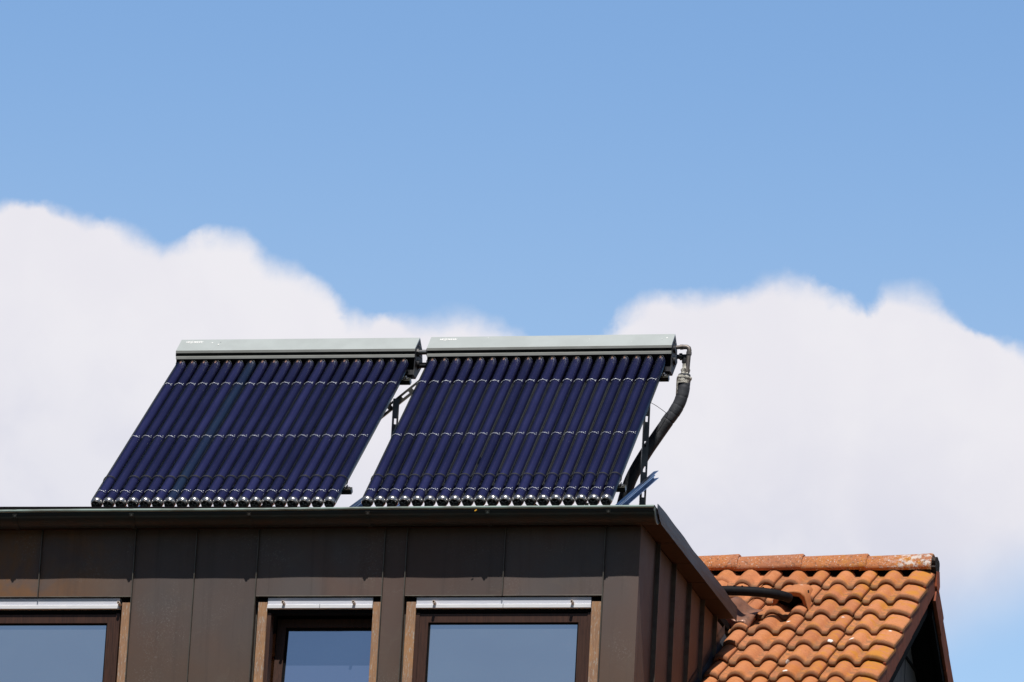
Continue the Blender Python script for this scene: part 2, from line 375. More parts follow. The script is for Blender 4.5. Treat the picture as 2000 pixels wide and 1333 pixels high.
def tile_rows(mb, uvs, rows, cols, edge_x=None):
    for rI in rows:
        s0 = 1.625 - ROW*rI                 # slope coordinate of lower lip
        for cI in cols:
            xa = JX + PITCH_T*(cI-1); jit = random.uniform(-.004, .004); tw = random.uniform(-.003, .003); lift = random.uniform(-.0015, .0035)
            xs = [xa + .0032 + (PITCH_T-.0064)*k/28 for k in range(29)]
            if edge_x and xa + PITCH_T > edge_x: xs = [x for x in xs if x <= edge_x] + [edge_x]
            if s0 < .5: xs = [x for x in xs if x >= 1.678]
            if not xs or len(xs) < 3: continue
            if cI == 1: xs += [xs[-1]+(VX+.010-xs[-1])*k/5 for k in range(1, 6)]
            # slope stations: (distance up-slope, height along the normal, v)
            st = [(.004, -.013, 0), (-.002, -.005, .0), (.000, .002, .0), (.007, .008, .03), (.022, .0105, .1), (.08, .007, .3), (.20, -.006, .7), (.335, -.020, 1)]
            o = len(mb.v); n = len(xs)
            for (du, h, v) in st:
                for x in xs:
                    ph = prof(x-xa)
                    if cI == 1 and x > xa+PITCH_T-.047: ph = -.003-3.2*(x-xa-PITCH_T+.047)**2
                    q = P0 + SU*(s0+du+jit+tw*(x-xa)/PITCH_T) + SNn*(ph+h+lift)
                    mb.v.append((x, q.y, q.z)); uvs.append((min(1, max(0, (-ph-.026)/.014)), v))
            # side faces at joints: give the tile its thickness by folding the right border down
            for j in range(len(st)-1):
                for k in range(n-1):
                    a = o+j*n+k; mb.f.append((a, a+1, a+1+n, a+n)); mb.sm.append(True)
            for e in (0, n-1):
                base = len(mb.v)
                for j, (du, h, v) in enumerate(st):
                    x, y, z = mb.v[o+j*n+e]; q = Vector((x, y, z)) - SNn*.016
                    mb.v.append((x, q.y, q.z)); uvs.append((0, v if e else 0))
                for j in range(len(st)-1):
                    mb.f.append((o+j*n+e, o+(j+1)*n+e, base+j+1, base+j)); mb.sm.append(False)
def build_uv(mb, uvs, name, material, parent):
    me = bpy.data.meshes.new(name); me.from_pydata(mb.v, [], mb.f); me.update()
    ul = me.uv_layers.new(name='UVMap')
    li = [0]*len(me.loops); me.loops.foreach_get('vertex_index', li)
    flat = []
    for i in li: flat += uvs[i]
    ul.data.foreach_set('uv', flat)
    bm = bmesh.new(); bm.from_mesh(me); bmesh.ops.recalc_face_normals(bm, faces=bm.faces); bm.to_mesh(me); bm.free()
    me.polygons.foreach_set('use_smooth', mb.sm); me.materials.append(MATS[material])
    o = bpy.data.objects.new(name, me); COL.objects.link(o); ch(o, parent); return o
VX = 2.668                                   # plane of the gable verge
mb = MB(); uvs = []
tile_rows(mb, uvs, range(0, 16), range(-2, 1), None)          # cols to X=2.34
tile_rows(mb, uvs, range(0, 16), [1], None)                   # X 2.34 .. 2.629
tiles = build_uv(mb, uvs, 'tile_roof', 'roof_clay', house)
# roof in front of the dormer (below the frame) and rear slope: simpler pantile sheets
def pan_sheet(x0, x1, p_top, p_bot, nrow, up=.0):
    m = MB(); nx = int((x1-x0)/.024); 
    a, b = Vector(p_top), Vector(p_bot); dv = (b-a)/nrow; nrm = Vector((0, dv.z, -dv.y)).normalized()
    if nrm.z < 0: nrm = -nrm
    for r_ in range(nrow):
        base = len(m.v)
        for (t, h) in ((0, -.014), (.93, .006), (1.02, .0), (1.03, -.02)):
            for k in range(nx+1):
                x = x0+(x1-x0)*k/nx; q = a + dv*(r_+t) + nrm*(prof(x-JX)+h); m.v.append((x, q.y, q.z))
        for j in range(3):
            for k in range(nx): i = base+j*(nx+1)+k; m.f.append((i, i+1, i+nx+2, i+nx+1)); m.sm.append(True)
    return m
def uvpan(m): return [(0, .5)]*len(m.v)
m = pan_sheet(-6, 1.62, (0, -.02, 6.3), (0, -1.25, 5.56), 5); build_uv(m, uvpan(m), 'lower_tile_roof', 'roof_clay', house)
RY, RZ = 3.65, 10.635
m = pan_sheet(-6, VX, (0, RY+.04, plane_z(RY)-.12), (0, RY+4.4, plane_z(RY)-.12-4.36*.60), 17); build_uv(m, uvpan(m), 'rear_tile_roof', 'roof_clay', house)
m = pan_sheet(-6, 1.70, (0, RY-.02, plane_z(RY-.02)), (0, 2.60, plane_z(2.60)), 4); build_uv(m, uvpan(m), 'upper_tile_roof', 'roof_clay', house)

# black block standing in for the shaded void under the ridge tiles
ch(MB().prism([(3.57, 10.38), (3.75, 10.38), (3.75, 10.60), (3.60, 10.60)], -6, 2.60, 0).build('ridge_void_block', 'dark'), house)
# ridge tiles: each flares towards its right end and laps over the next
def ridge(x0, x1, big, name='ridge_tile'):
    m = MB(); uv = []
    st = [(0, .92, -.008), (.05, .93, -.006), (.8, 1.0, .004), (.93, 1.02, .007), (.985, 1.03, .008), (1.0, 1.0, .003)]
    prf = [(-.118, -.072), (-.112, -.050), (-.095, -.018), (-.066, .012), (-.03, .030), (0, .034), (.03, .030), (.066, .012), (.095, -.018), (.112, -.05), (.118, -.072)]
    n = len(prf)
    for (t, k, dz) in st:
        for (y, z) in prf:
            m.v.append((x0+(x1-x0)*t, RY+y*k, RZ+z*k+dz)); uv.append((0, .5))
    inner = len(m.v)
    for (t, k, dz) in st:
        for (y, z) in prf:
            m.v.append((x0+(x1-x0)*t, RY+y*k*.86, RZ+(z-.012)*k+dz)); uv.append((0, .1))
    for b_ in (0, inner):
        for j in range(len(st)-1):
            for k in range(n-1): i = b_+j*n+k; m.f.append((i, i+1, i+n+1, i+n)); m.sm.append(True)
    for j in range(len(st)-1):                     # lower lips
        for k in (0, n-1): i = j*n+k; m.f.append((i, i+n, inner+i+n, inner+i)); m.sm.append(False)
    j = (len(st)-1)*n
    for k in range(n-1): m.f.append((j+k, j+k+1, inner+j+k+1, inner+j+k)); m.sm.append(False)
    return build_uv(m, uv, name, 'ridge_clay', house)
for k in range(9, -1, -1):
    x1 = 2.662 - .392*k; o = ridge(x1-.435, x1, 1)
    if k == 0: o['label'] = 'ridge tile crusted with white lichen at the gable end'
# rough mortar plug at the gable end of the ridge
m = MB(); bmv = []
for k in range(26):
    a = 2*math.pi*k/26; rr_ = random.uniform(.80, 1.12)
    bmv.append((RY+.090*math.cos(a)*rr_, RZ-.034+.052*math.sin(a)*rr_))
m.prism(bmv, 2.652, 2.684, 0); ch(m.build('mortar_plug', 'mortar'), house)
# verge tiles: clay flaps hanging over the gable edge, one per course, front slope
for k in range(0, 16):
    s0 = 1.625-ROW*k
    pts_ = []
    for du, h in ((-.004, -.028), (.06, -.030), (.31, -.046), (.315, -.165), (-.002, -.160)):
        q = P0+SU*(s0+du)+SNn*h; pts_.append((q.y, q.z))
    off = .0005*(k % 2)
    ch(MB().prism(pts_, VX-.008+off, VX+.007+off, 0).build('verge_tile', 'verge_clay', bevel=.002), house)
# rear verge tiles
D2 = Vector((0, math.cos(R(31)), -math.sin(R(31)))); N2 = Vector((0, math.sin(R(31)), math.cos(R(31))))
for k in range(0, 12):
    pts_ = []; A = Vector((0, RY+.045, plane_z(RY)-.130))
    for du, h in ((ROW*k-.02, -.004), (ROW*k+.26, .004), (ROW*k+.29, .002), (ROW*k+.29, -.14), (ROW*k, -.14)):
        q = A+D2*du+N2*h; pts_.append((q.y, q.z))
    ch(MB().prism(pts_, VX-.004, VX+.012+.004*(k == 0), 0).build('verge_tile', 'verge_clay', bevel=.002), house)
# upright closing tile under the end of the ridge
ch(MB().prism([(RY-.035, 10.56), (RY+.075, 10.585), (RY+.105, 10.50), (RY+.06, 10.44), (RY-.015, 10.47)], VX-.006, VX+.018, 0).build('verge_tile', 'ridge_clay_end', bevel=.004), house)
# timber barge boards and soffit boards under the overhang
def slope_slab(x0, x1, s_top, s_bot, h0, h1, name, material, rear=False):
    pts_ = []
    if rear: h0 -= .09; h1 -= .09
    for s_, h in ((s_top, h0), (s_bot, h0), (s_bot, h1), (s_top, h1)):
        if rear: q = Vector((0, RY, plane_z(RY)))+D2*s_+N2*h
        else: q = Vector((0, RY, plane_z(RY)))-SU*s_+SNn*h
        pts_.append((q.y, q.z))
    return ch(MB().prism(pts_, x0, x1, 0).build(name, material), house)
slope_slab(1.66, VX-.03, .10, 5.6, -.275, -.085, 'roof_boarding', 'dark')
slope_slab(1.66, VX-.03, .10, 5.2, -.185, -.085, 'roof_boarding', 'dark', True)
slope_slab(VX-.035, VX-.006, .16, 5.2, -.20, -.150, 'barge_board', 'dark', True)
# gable wall with vertical boards
GX = 2.50
zt = plane_z(RY)-.34
ch(MB().prism([(-1.0, 0), (8.2, 0), (8.2, zt-(8.2-RY)*TAN), (RY, zt), (-1.0, zt-(RY+1.0)*TAN)], 1.70, GX-.02, 0).build('body_wall', 'render_wall'), house)
y = -.9; k = 0
while y < 8.0:
    y1 = y+.20; zz = lambda q: zt-.004-abs(q-RY)*TAN
    pl = [(y+.004, 6.2), (y1-.004, 6.2), (y1-.004, zz(y1-.004)), (y+.004, zz(y+.004))]
    if y < RY < y1: pl.insert(3, (RY, zt-.004))
    ch(MB().prism(pl, GX-.018, GX+.002*(k % 2), 0).build('gable_board', 'wall_board', bevel=.002), house)
    y = y1; k += 1
# a dark horizontal batten across the gable boards
ch(MB().box(GX+.003, GX+.012, 3.1, 5.2, 10.045, 10.062).build('gable_batten', 'dark'), house)
ch(MB().box(-6, 1.60, -.85, 7.9, 0, 5.6).build('body_wall', 'render_wall'), house)
ch(MB().box(1.60, 1.70, -.85, 7.9, 0, 7.85).build('body_wall', 'render_wall'), house)

# vent tile with hood, where the black pipe enters
vm = MB(); uv = []
HB = P0 + SU*(.90)
def slp(x, s_, h): q = P0+SU*s_+SNn*h; return (x, q.y, q.z)
prf = [(-.135, -.040), (-.125, .035), (-.098, .085), (-.05, .108), (.02, .112), (.062, .105), (.088, .070), (.098, .01), (.110, -.040)]
prf = [(x_, h_*.72 if h_ > 0 else h_) for x_, h_ in prf]
n = len(prf); ST = [(1.145, 1.0, 0), (1.135, 1.03, .004), (1.17, 1.05, .006), (1.24, 1.0, -.004), (1.36, .95, -.024), (1.48, .9, -.050)]
for (s_, kx, dh) in ST:
    for (x, h) in prf: vm.v.append(slp(1.955+x*kx*.86, s_, h+dh)); uv.append((0, .45))
for j in range(len(ST)-1):
    for k in range(n-1): i = j*n+k; vm.f.append((i, i+1, i+n+1, i+n)); vm.sm.append(True)
b0 = len(vm.v)
for (s_, kx, dh) in ST[:1]+ST[3:5]:
    for (x, h) in prf: vm.v.append(slp(1.955+x*kx*.86*.82, s_+.001, h*.80+dh-.008)); uv.append((0, .02))
for j in range(2):
    for k in range(n-1): i = b0+j*n+k; vm.f.append((i, i+1, i+n+1, i+n)); vm.sm.append(True)
for k in range(n-1): vm.f.append((k, k+1, b0+k+1, b0+k)); vm.sm.append(False)
build_uv(vm, uv, 'vent_tile', 'roof_clay', house)
ch(MB().obox(P0+SU*1.27+Vector((1.955, 0, 0))+SNn*.010, (.075, 0, 0), SU*.055, SNn*.03).build('vent_throat', 'dark'), house)

# ------------------------------------------------------------------ dormer
FY, CX, ZT = .03, 1.65, 9.918
dor = thing('flat_roofed_dormer', 'dark brown sheet metal clad flat roofed dormer carrying the solar collectors, with three windows', 'dormer', (0, FY, 8.4))
SE = [-2.29, -1.74, -1.20, -.848, -.494, .223, .348, .899, 1.456, CX]
HB_ = 9.520                                   # lower edge of the panels over the windows
BOT = 6.2
def panel(x0, x1, z0, z1, th=.022, wob=True):
    """sheet-metal panel, front face at FY, slightly oil-canned"""
    m = MB(); nx, nz = 10, 14; vs = []
    ph = random.uniform(0, 6)
    for j in range(nz+1):
        for i in range(nx+1):
            x = x0+(x1-x0)*i/nx; z = z0+(z1-z0)*j/nz
            e = math.sin(math.pi*i/nx)
            y = FY + .0022*e*math.sin(z*5.1+ph) + .0012*e*math.cos(x*9+ph)
            vs.append((x, y, z))
    m.add(vs, [(j*(nx+1)+i, j*(nx+1)+i+1, (j+1)*(nx+1)+i+1, (j+1)*(nx+1)+i) for j in range(nz) for i in range(nx)], True)
    b = (x0, x1, FY+.004, FY+th+.02, z0, z1); m.box(*b)
    return ch(m.build('wall_panel', 'cladding'), dor)
g_ = .0025
OPEN = [(-6.0, -1.20), (-.494, .223), (.348, 1.456)]       # window bays
for i in range(len(SE)-1):
    a, b = SE[i], SE[i+1]
    bay = any(o[0]-.01 <= a and b <= o[1]+.01 for o in OPEN)
    panel(a+g_, b-g_*(i < len(SE)-2), HB_ if bay else BOT, ZT-.002)
for a in (-2.84, -3.39, -3.94): panel(a+g_, a+.55-g_, HB_, ZT-.002)
panel(-6, -3.94-g_, BOT, ZT-.002)
# folded drip edge under each panel over a window
for (a, b) in ((-3.9, -1.743), (-1.737, -1.204), (-.490, .219), (.352, .896), (.902, 1.452)):
    ch(MB().box(a, b, FY-.004, FY+.014, HB_-.004, HB_+.0015).build('drip_edge', 'seam_metal', bevel=.002), dor)
# standing seams on the front
for x in SE[1:-1] + [-2.29, -2.84, -3.39]:
    low = HB_-.004 if x in (-1.74, .899, -2.29, -2.84, -3.39) else BOT
    ch(MB().box(x-.0022, x+.0022, FY-.016, FY+.006, low, ZT-.004).build('standing_seam', 'seam_metal'), dor)
# pier returns beside the windows (reveals)
for x, w_ in ((-1.20, 1), (-.494, -1), (.223, 1), (.348, -1), (1.456, 1)):
    ch(MB().box(x-.0035 if w_ > 0 else x-.010, x+.010 if w_ > 0 else x+.0035, FY+.046, FY+.13, BOT, HB_+.02).build('window_reveal', 'seam_metal'), dor)
# cheek (side wall) facing right: panels between standing seams
CSY = [FY, .445, .893, 1.331, 1.718, 2.09, 2.42]
for i in range(len(CSY)-1):
    y0, y1 = CSY[i]+.0015*(i > 0), CSY[i+1]-.0015
    m = MB(); nz, ny = 14, 6; ph = random.uniform(0, 6); vs = []
    for j in range(nz+1):
        for k in range(ny+1):
            yy = y0+(y1-y0)*k/ny; zb = plane_z(yy)-.05; z = zb+(ZT-.002-zb)*j/nz
            e = math.sin(math.pi*k/ny); vs.append((CX+.0+.003*e*math.sin(z*4+ph), yy, z))
    m.add(vs, [(j*(ny+1)+k, j*(ny+1)+k+1, (j+1)*(ny+1)+k+1, (j+1)*(ny+1)+k) for j in range(nz) for k in range(ny)], True)
    m.prism([(y0, plane_z(y0)-.05), (y1, plane_z(y1)-.05), (y1, ZT-.002), (y0, ZT-.002)], CX-.04, CX-.005, 0)
    ch(m.build('cheek_panel', 'cladding'), dor)
    if i:
        yy = CSY[i]
        ch(MB().box(CX-.004, CX+.026, yy-.0025, yy+.0025, plane_z(yy)-.03, ZT-.004).build('standing_seam', 'seam_metal'), dor)
# apron flashing where the cheek meets the tiles
q0, q1 = .10, 2.42
ch(MB().add([(CX+.004, q0, plane_z(q0)+.05), (CX+.004, q1, plane_z(q1)+.05), (CX+.006, q1, plane_z(q1)-.005), (CX+.022, q1, plane_z(q1)-.034), (CX+.022, q0, plane_z(q0)-.034), (CX+.006, q0, plane_z(q0)-.005)],
    [(0, 1, 2, 5), (5, 2, 3, 4)]).build('apron_flashing', 'flashing'), dor)
# roof slab, soffit boards, verge flashing
ch(MB().box(-6, 1.652, .0, 2.62, 9.940, 9.982).build('flat_roof', 'dark'), dor)
ch(MB().box(1.6525, 1.762, .0, 2.185, 9.940, 9.982).build('flat_roof', 'dark'), dor)
ch(MB().box(-6, 1.650, -.001, .028, 9.900, 9.9385).build('fascia_board', 'soffit'), dor)
ys = [.0]+CSY[1:5]+[2.19]
for i in range(len(ys)-1):
    ch(MB().box(1.6505, 1.764, ys[i]+.002, ys[i+1]-.002, ZT, 9.9385).build('soffit_board', 'soffit', bevel=.003), dor)
m = MB(); vs = []; ny = 40
for k in range(ny+1):
    yy = -.108+(2.195+.108)*k/ny; wv = .0035*math.sin(yy*5.3)+.0025*math.sin(yy*11+1)
    zt_ = 9.994+wv*.6; zb = 9.906+(.055*(1-k/1.6) if k < 1.6 else 0)
    if k > ny-2: zb += .0
    for (x, z) in ((1.768+wv*.3, zt_), (1.769+wv*.4, zt_*.4+zb*.6), (1.768, zb), (1.7645, zb), (1.7645, zt_)): vs.append((x, yy, z))
m.add(vs, [(k*5+i, k*5+(i+1) % 5, (k+1)*5+(i+1) % 5, (k+1)*5+i) for k in range(ny) for i in range(5)]); m.add(vs[:5], [(0, 1, 2, 3, 4)]); m.add(vs[-5:], [(4, 3, 2, 1, 0)])
ch(m.build('verge_flashing', 'flashing'), dor)
# crumpled copper sheet closing the rear corner onto the tiles
m = MB(); vs = []; nu, nv = 14, 8
for j in range(nv+1):
    for i in range(nu+1):
        u_, v_ = i/nu, j/nv
        x = 1.62 + .185*u_ - .04*v_*u_; s_ = 1.03 - .25*v_ + .04*u_*(1-v_)
        h = .06*(1-u_)**1.6 + .020 + .016*math.sin(u_*7+v_*2.) + .010*math.sin(v_*6+u_*5) - .02*v_
        if u_ > .75: h -= .02*(u_-.75)*4
        vs.append(slp(x, s_, h))
m.add(vs, [(j*(nu+1)+i, j*(nu+1)+i+1, (j+1)*(nu+1)+i+1, (j+1)*(nu+1)+i) for j in range(nv) for i in range(nu)], True)
o = ch(m.build('corner_flashing', 'copper_dull', label='crumpled copper flashing'), dor)
sm_ = o.modifiers.new('thick', 'SOLIDIFY'); sm_.thickness = .002

# gutter
GYc, GZc, GR = -.075, 9.955, .071
prof_g = [(GYc+GR*math.cos(a), GZc+.012+GR*1.1*math.sin(a)) for a in [math.pi+math.pi*k/16 for k in range(17)]]
inn = [(GYc+(GR-.003)*math.cos(a), GZc+.012+(GR*1.1-.003)*math.sin(a)) for a in [2*math.pi-math.pi*k/16 for k in range(17)]]
def tilt_z(x): return (x-1.75)*.0016
def gz(poly, x0, x1, name, material, smooth=True):
    n = len(poly); vs = []; NX = 24
    for k in range(NX+1):
        x = x0+(x1-x0)*k/NX; dz = tilt_z(x)+.0012*math.sin(x*3.1)
        vs += [(x, p[0], p[1]+dz) for p in poly]
    m = MB().add(vs, [(k*n+i, k*n+(i+1) % n, (k+1)*n+(i+1) % n, (k+1)*n+i) for k in range(NX) for i in range(n)], smooth)
    m.add(vs[:n], [tuple(range(n))]); m.add(vs[-n:], [tuple(range(n-1, -1, -1))])
    return ch(m.build(name, material), dor)
gut = gz(prof_g+inn, -6, 1.754, 'gutter', 'gutter')
bead = [(GYc-GR-.002+.0085*math.cos(2*math.pi*k/10), GZc+.014+.0085*math.sin(2*math.pi*k/10)) for k in range(10)]
o = gz(bead, -6, 1.756, 'gutter_bead', 'patina')
# end plate, shield-shaped
pl = [(p[0], p[1]) for p in prof_g]
pl = [(GYc-GR-.006, GZc+.020)] + pl + [(GYc+GR+.004, GZc+.016)]
ch(MB().prism(pl, 1.755, 1.7585, 0).build('gutter_end_plate', 'flashing'), dor)
ch(MB().sweep([(1.7595, p[0]*1.0, p[1]) for p in prof_g], .0022, 6).build('gutter_end_rim', 'patina'), dor)
BX = [1.503-.6715*k for k in range(0, 8)]
for x in BX:
    m = MB(); dz = tilt_z(x)
    arc = [(GYc+(GR+.0025)*math.cos(a), GZc+.012+(GR*1.1+.0025)*math.sin(a)+dz) for a in [math.pi*1.0+math.pi*k/14 for k in range(15)]]
    arc2 = [(GYc+(GR+.0040)*math.cos(a), GZc+.012+(GR*1.1+.0040)*math.sin(a)+dz) for a in [math.pi*2.0-math.pi*k/14 for k in range(15)]]
    m.prism(arc+arc2, x-.013, x+.013, 0)
    m.box(x-.015, x+.010, GYc-GR-.0080, GYc-GR+.010, GZc+.0215+dz, GZc+.0245+dz)
    m.lathe_y([(GYc-GR-.0035, 0.0001), (GYc-GR-.0035, .007), (GYc-GR+.004, .009)], 12, x, GZc-.016+dz)
    ch(m.build('gutter_bracket', 'gutter', bevel=.0012), dor)
# thin black roof edge behind the gutter, rising a little to the left
m = MB(); m.prism([(-6, 9.983), (.15, 9.983), (.1, 9.990), (-.25, 10.020), (-.8, 10.0235), (-2.0, 10.030), (-6, 10.036)], .003, .012, 1)
ch(m.build('roof_edge_strip', 'dark'), dor)
tag(MB().obox((.767, -.1545, 9.950), (.006, 0, .0035), (0, .001, 0), (-.0015, 0, .003)).build('fallen_leaf', 'yellow_leaf', bevel=.001), 'tiny yellow leaf stuck to the front of the gutter', 'leaf')

# ---- windows
def window(name, x0, x1, jl, jr, label, tilt=False, left_open=False, pins=()):
    """x0..x1 blind width; jl, jr = (x0,x1) of the weathered jambs"""
    w_ = bpy.data.objects.new(name, None); COL.objects.link(w_); w_.location = (x0, FY, 9.0); w_['label'] = label
    w_.parent = dor; w_.matrix_parent_inverse = Matrix.Translation(-dor.location)
    def cw(o): o.parent = w_; o.matrix_parent_inverse = Matrix.Translation(-Vector((x0, FY, 9.0))); return o
    for j in (jl, jr):
        if j:
            cw(MB().box(j[0], j[1], FY+.012, FY+.085, BOT, 9.490).build('jamb', 'weathered_wood', bevel=.002))
            cw(MB().box(j[0]-.002, j[1]+.002, FY+.028, FY+.085, 9.491, 9.517).build('jamb_cap', 'dark'))
    # white aluminium blind box: recessed upper strip + lower lip
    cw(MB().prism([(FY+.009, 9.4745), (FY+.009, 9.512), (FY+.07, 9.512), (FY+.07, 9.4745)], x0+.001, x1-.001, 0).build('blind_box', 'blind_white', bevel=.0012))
    cw(MB().prism([(FY+.002, 9.452), (FY+.002, 9.4720), (FY+.006, 9.4740), (FY+.07, 9.4740), (FY+.07, 9.452)], x0+.0005, x1-.0005, 0).build('blind_rail', 'white_paint', bevel=.0012))
    xm = (x0+x1)/2
    cw(MB().box(xm-.0012, xm+.0012, FY+.0008, FY+.004, 9.4515, 9.4748).build('blind_box_joint', 'steel'))
    for p in pins:
        m = MB(); m.sweep([(p, FY+.010, 9.474), (p-.001, FY-.024, 9.4812)], .0085, 14); cw(m.build('guide_pin', 'cream_plastic'))
        m = MB(); m.sweep([(p-.001, FY-.0235, 9.4811), (p-.001, FY-.0255, 9.4815)], .0052, 12); cw(m.build('guide_pin_hole', 'dark'))
    # black strip painted as the shadow gap under the blind box, then outer frame
    a, b = x0-.002, x1+.002
    cw(MB().box(a, b, FY+.030, FY+.09, 9.430, 9.4505).build('gap_shade_strip', 'dark'))
    for s_ in ((a, a+.022), (b-.022, b)):
        if tilt and s_[1] == b: continue
        cw(MB().box(s_[0], s_[1], FY+.022, FY+.09, BOT, 9.4295).build('outer_frame', 'dark_wood', bevel=.0015))
    # sash
    sx0, sx1 = a+.0225, b-.0225; st_ = .048; Zs = 9.424
    sash = bpy.data.objects.new('sash', None)
    pv = Vector((0, FY+.07, 8.30))
    M = Matrix.Translation(pv) @ Matrix.Rotation(R(-5.2), 4, 'X') @ Matrix.Translation(-pv) if tilt else Matrix.Identity(4)
    def cs(o):
        cw(o); o.matrix_basis = M; return o
    ys0, ys1 = (FY+.026, FY+.080) if not tilt else (FY+.062, FY+.110)
    if tilt: sx0, sx1 = -.402, .225
    m = MB()
    def member(poly): m.prism(poly, ys0, ys1, 1)
    zt2 = Zs if not tilt else 9.434
    member([(sx0, BOT), (sx0+st_, BOT), (sx0+st_, zt2-st_), (sx0, zt2)])
    member([(sx1-st_, BOT), (sx1, BOT), (sx1, zt2), (sx1-st_, zt2-st_)])
    member([(sx0, zt2), (sx0+st_, zt2-st_), (sx1-st_, zt2-st_), (sx1, zt2)])
    cs(m.build('sash', 'dark_wood', bevel=.0025))
    b_ = .008 if not tilt else .012
    m = MB(); m.box(sx0+st_, sx0+st_+b_, ys0+.010, ys1, BOT, zt2-st_); m.box(sx1-st_-b_, sx1-st_, ys0+.010, ys1, BOT, zt2-st_)
    m.box(sx0+st_, sx1-st_, ys0+.010, ys1, zt2-st_-b_, zt2-st_); cs(m.build('glazing_bead', 'dark'))
    cs(MB().box(sx0+st_+b_-.001, sx1-st_-b_+.001, ys0+.018, ys0+.024, BOT, zt2-st_-b_+.001).build('pane', 'pane_open' if tilt else 'pane'))
    cw(MB().box(a-.05, b+.05, FY+.40, FY+.42, BOT, 9.52).build('dark_room_sheet', 'dark'))  # black sheet standing in for the darkness of the room
    return w_
window('window', -2.86, -1.270, None, (-1.257, -1.210), 'wide window at the left edge, one wooden jamb in view', pins=(-1.268,))
window('window', -.424, .171, (-.478, -.426), (.172, .219), 'narrow middle window, its sash tilted inwards', tilt=True, pins=(-.329, .069))
window('window', .416, 1.392, (.360, .414), (1.394, 1.446), 'wide right window between two weathered wooden jambs', pins=(.522, 1.292))

# ------------------------------------------------------------------ solar collectors
TP = .0709
def collector(o3, a2, t2, w2, label, nt=20, aged=(), noloop=(), leftover=False):
    root = thing('solar_collector', label, 'solar panel', o3, 'evacuated tube collectors on the dormer roof')
    M = Matrix(((a2[0], t2[0], w2[0]), (a2[1], t2[1], w2[1]), (a2[2], t2[2], w2[2]))).to_4x4(); M.translation = Vector(o3)
    root.matrix_world = M
    return root, M
def tube_meshes():
    D = {}
    r = .0280; D['absorber'] = MB().lathe_y([(.009, .0001), (.010, .022), (.012, .0275), (.018, r), (.3, r), (.85, r), (1.4, r), (1.880, r), (1.905, .0258), (1.925, .0190), (1.935, .010), (1.938, .0001)], 28)
    r = .0344; D['glass'] = MB().lathe_y([(.010, .0325), (.016, .0338), (.022, r), (.5, r), (1.2, r), (1.885, r), (1.91, .0320), (1.932, .0262), (1.945, .017), (1.950, .0001)], 28)
    D['silver'] = MB().lathe_y([(-.006, .0250), (-.003, .0285), (.002, .0315), (.008, .0335), (.015, .0341), (.018, .0338), (.0185, .0305), (.012, .015)], 28)
    return D
TM = tube_meshes()
protos = {}
def make_tube(aged=False):
    k = 'absorber_aged' if aged else 'absorber'
    t = TM['absorber'].build('vacuum_tube', k)
    TM['glass'].build('glass_envelope', 'tube_glass', t)
    TM['silver'].build('silvered_end', 'silver', t)
    # end cap: dark cup with a three-armed boss
    m = MB().lathe_y([(.000, .0258), (-.010, .0262), (-.016, .0252), (-.017, .0214), (-.012, .0192), (-.010, .0001)], 24)
    ec = m.build('end_cap', 'cap_black', t)
    m = MB()
    for j in range(3):
        a = j*2*math.pi/3+.5; c, s_ = math.cos(a), math.sin(a)
        m.add([(0, -.0175, 0), (.0175*c-.0045*s_, -.0135, .0175*s_+.0045*c), (.0175*c+.0045*s_, -.0135, .0175*s_-.0045*c), (.0175*c-.007*s_, -.006, .0175*s_+.007*c), (.0175*c+.007*s_, -.006, .0175*s_-.007*c), (0, -.008, 0)],
              [(0, 1, 2), (0, 3, 1), (0, 2, 4), (1, 3, 4, 2)])
    m.build('cap_boss', 'cap_boss', t)
    # bent spring clips seen through the glass
    for v in (.108, .845, 1.578):
        m = MB(); pth = []; ph = random.uniform(0, 6)
        for j in range(19):
            a = R(38+108*j/18); pth.append((.0335*math.cos(a), v+.0030*math.sin(j*1.25+ph)+.0035*math.cos(a*2+ph), .0335*math.sin(a)))
        m.sweep(pth, [.0007+.0013*abs(math.sin(j*.9+ph)) for j in range(19)], 6); m.box(.0225, .0255, v+.010, v+.018, .0225, .0255)
        m.build('spring_clip', 'clip_shine', t)
    m = MB(); m.lathe_y([(1.878, .0001), (1.882, .0050), (1.895, .0066), (1.908, .0052), (1.914, .0001)], 12, -.001, .0250)
    m.build('copper_tip', 'copper', t)
    return t
def make_loop():
    m = MB()
    for off in (0, .0065):
        pth = [((.0364)*math.cos(R(-35+250*j/24)), .288+off+.004*math.cos(R(-35+250*j/24)), .0364*math.sin(R(-35+250*j/24))) for j in range(25)]
        m.sweep(pth, .0019, 6)
    return m
LOOP = make_loop()
base_t = make_tube(); aged_t = make_tube(True); loop_o = LOOP.build('retaining_loop', 'rubber')
used = {}
def place_tube(root, i, aged, loop):
    src = aged_t if aged else base_t
    key = id(src); first = key not in used; used[key] = 1
    t = src if first else src.copy()
    kids = list(src.children) if first else [c for c in src_kids[key]]
    if first:
        src_kids[key] = [c for c in kids]
    else:
        COL.objects.link(t)
        for c in kids:
            c2 = c.copy(); COL.objects.link(c2); c2.parent = t
            if c2.name.startswith('cap_boss'): c2.rotation_euler = (0, random.uniform(0, 2.1), 0)
            if c2.name.startswith('spring_clip'): c2.location = (0, random.uniform(-.003, .003), 0); c2.rotation_euler = (0, random.uniform(-.12, .12), 0)
    t.parent = root; t.location = (i*TP+random.uniform(-.0006, .0006), 0, 0); t.rotation_euler = (0, 0, random.uniform(-.0006, .0006))
    if loop:
        l = loop_o if 'loop' not in used else loop_o.copy()
        if 'loop' in used: COL.objects.link(l)
        used['loop'] = 1; l.parent = t
        l.location = (0, random.uniform(-.003, .003), 0)
    return t
src_kids = {}
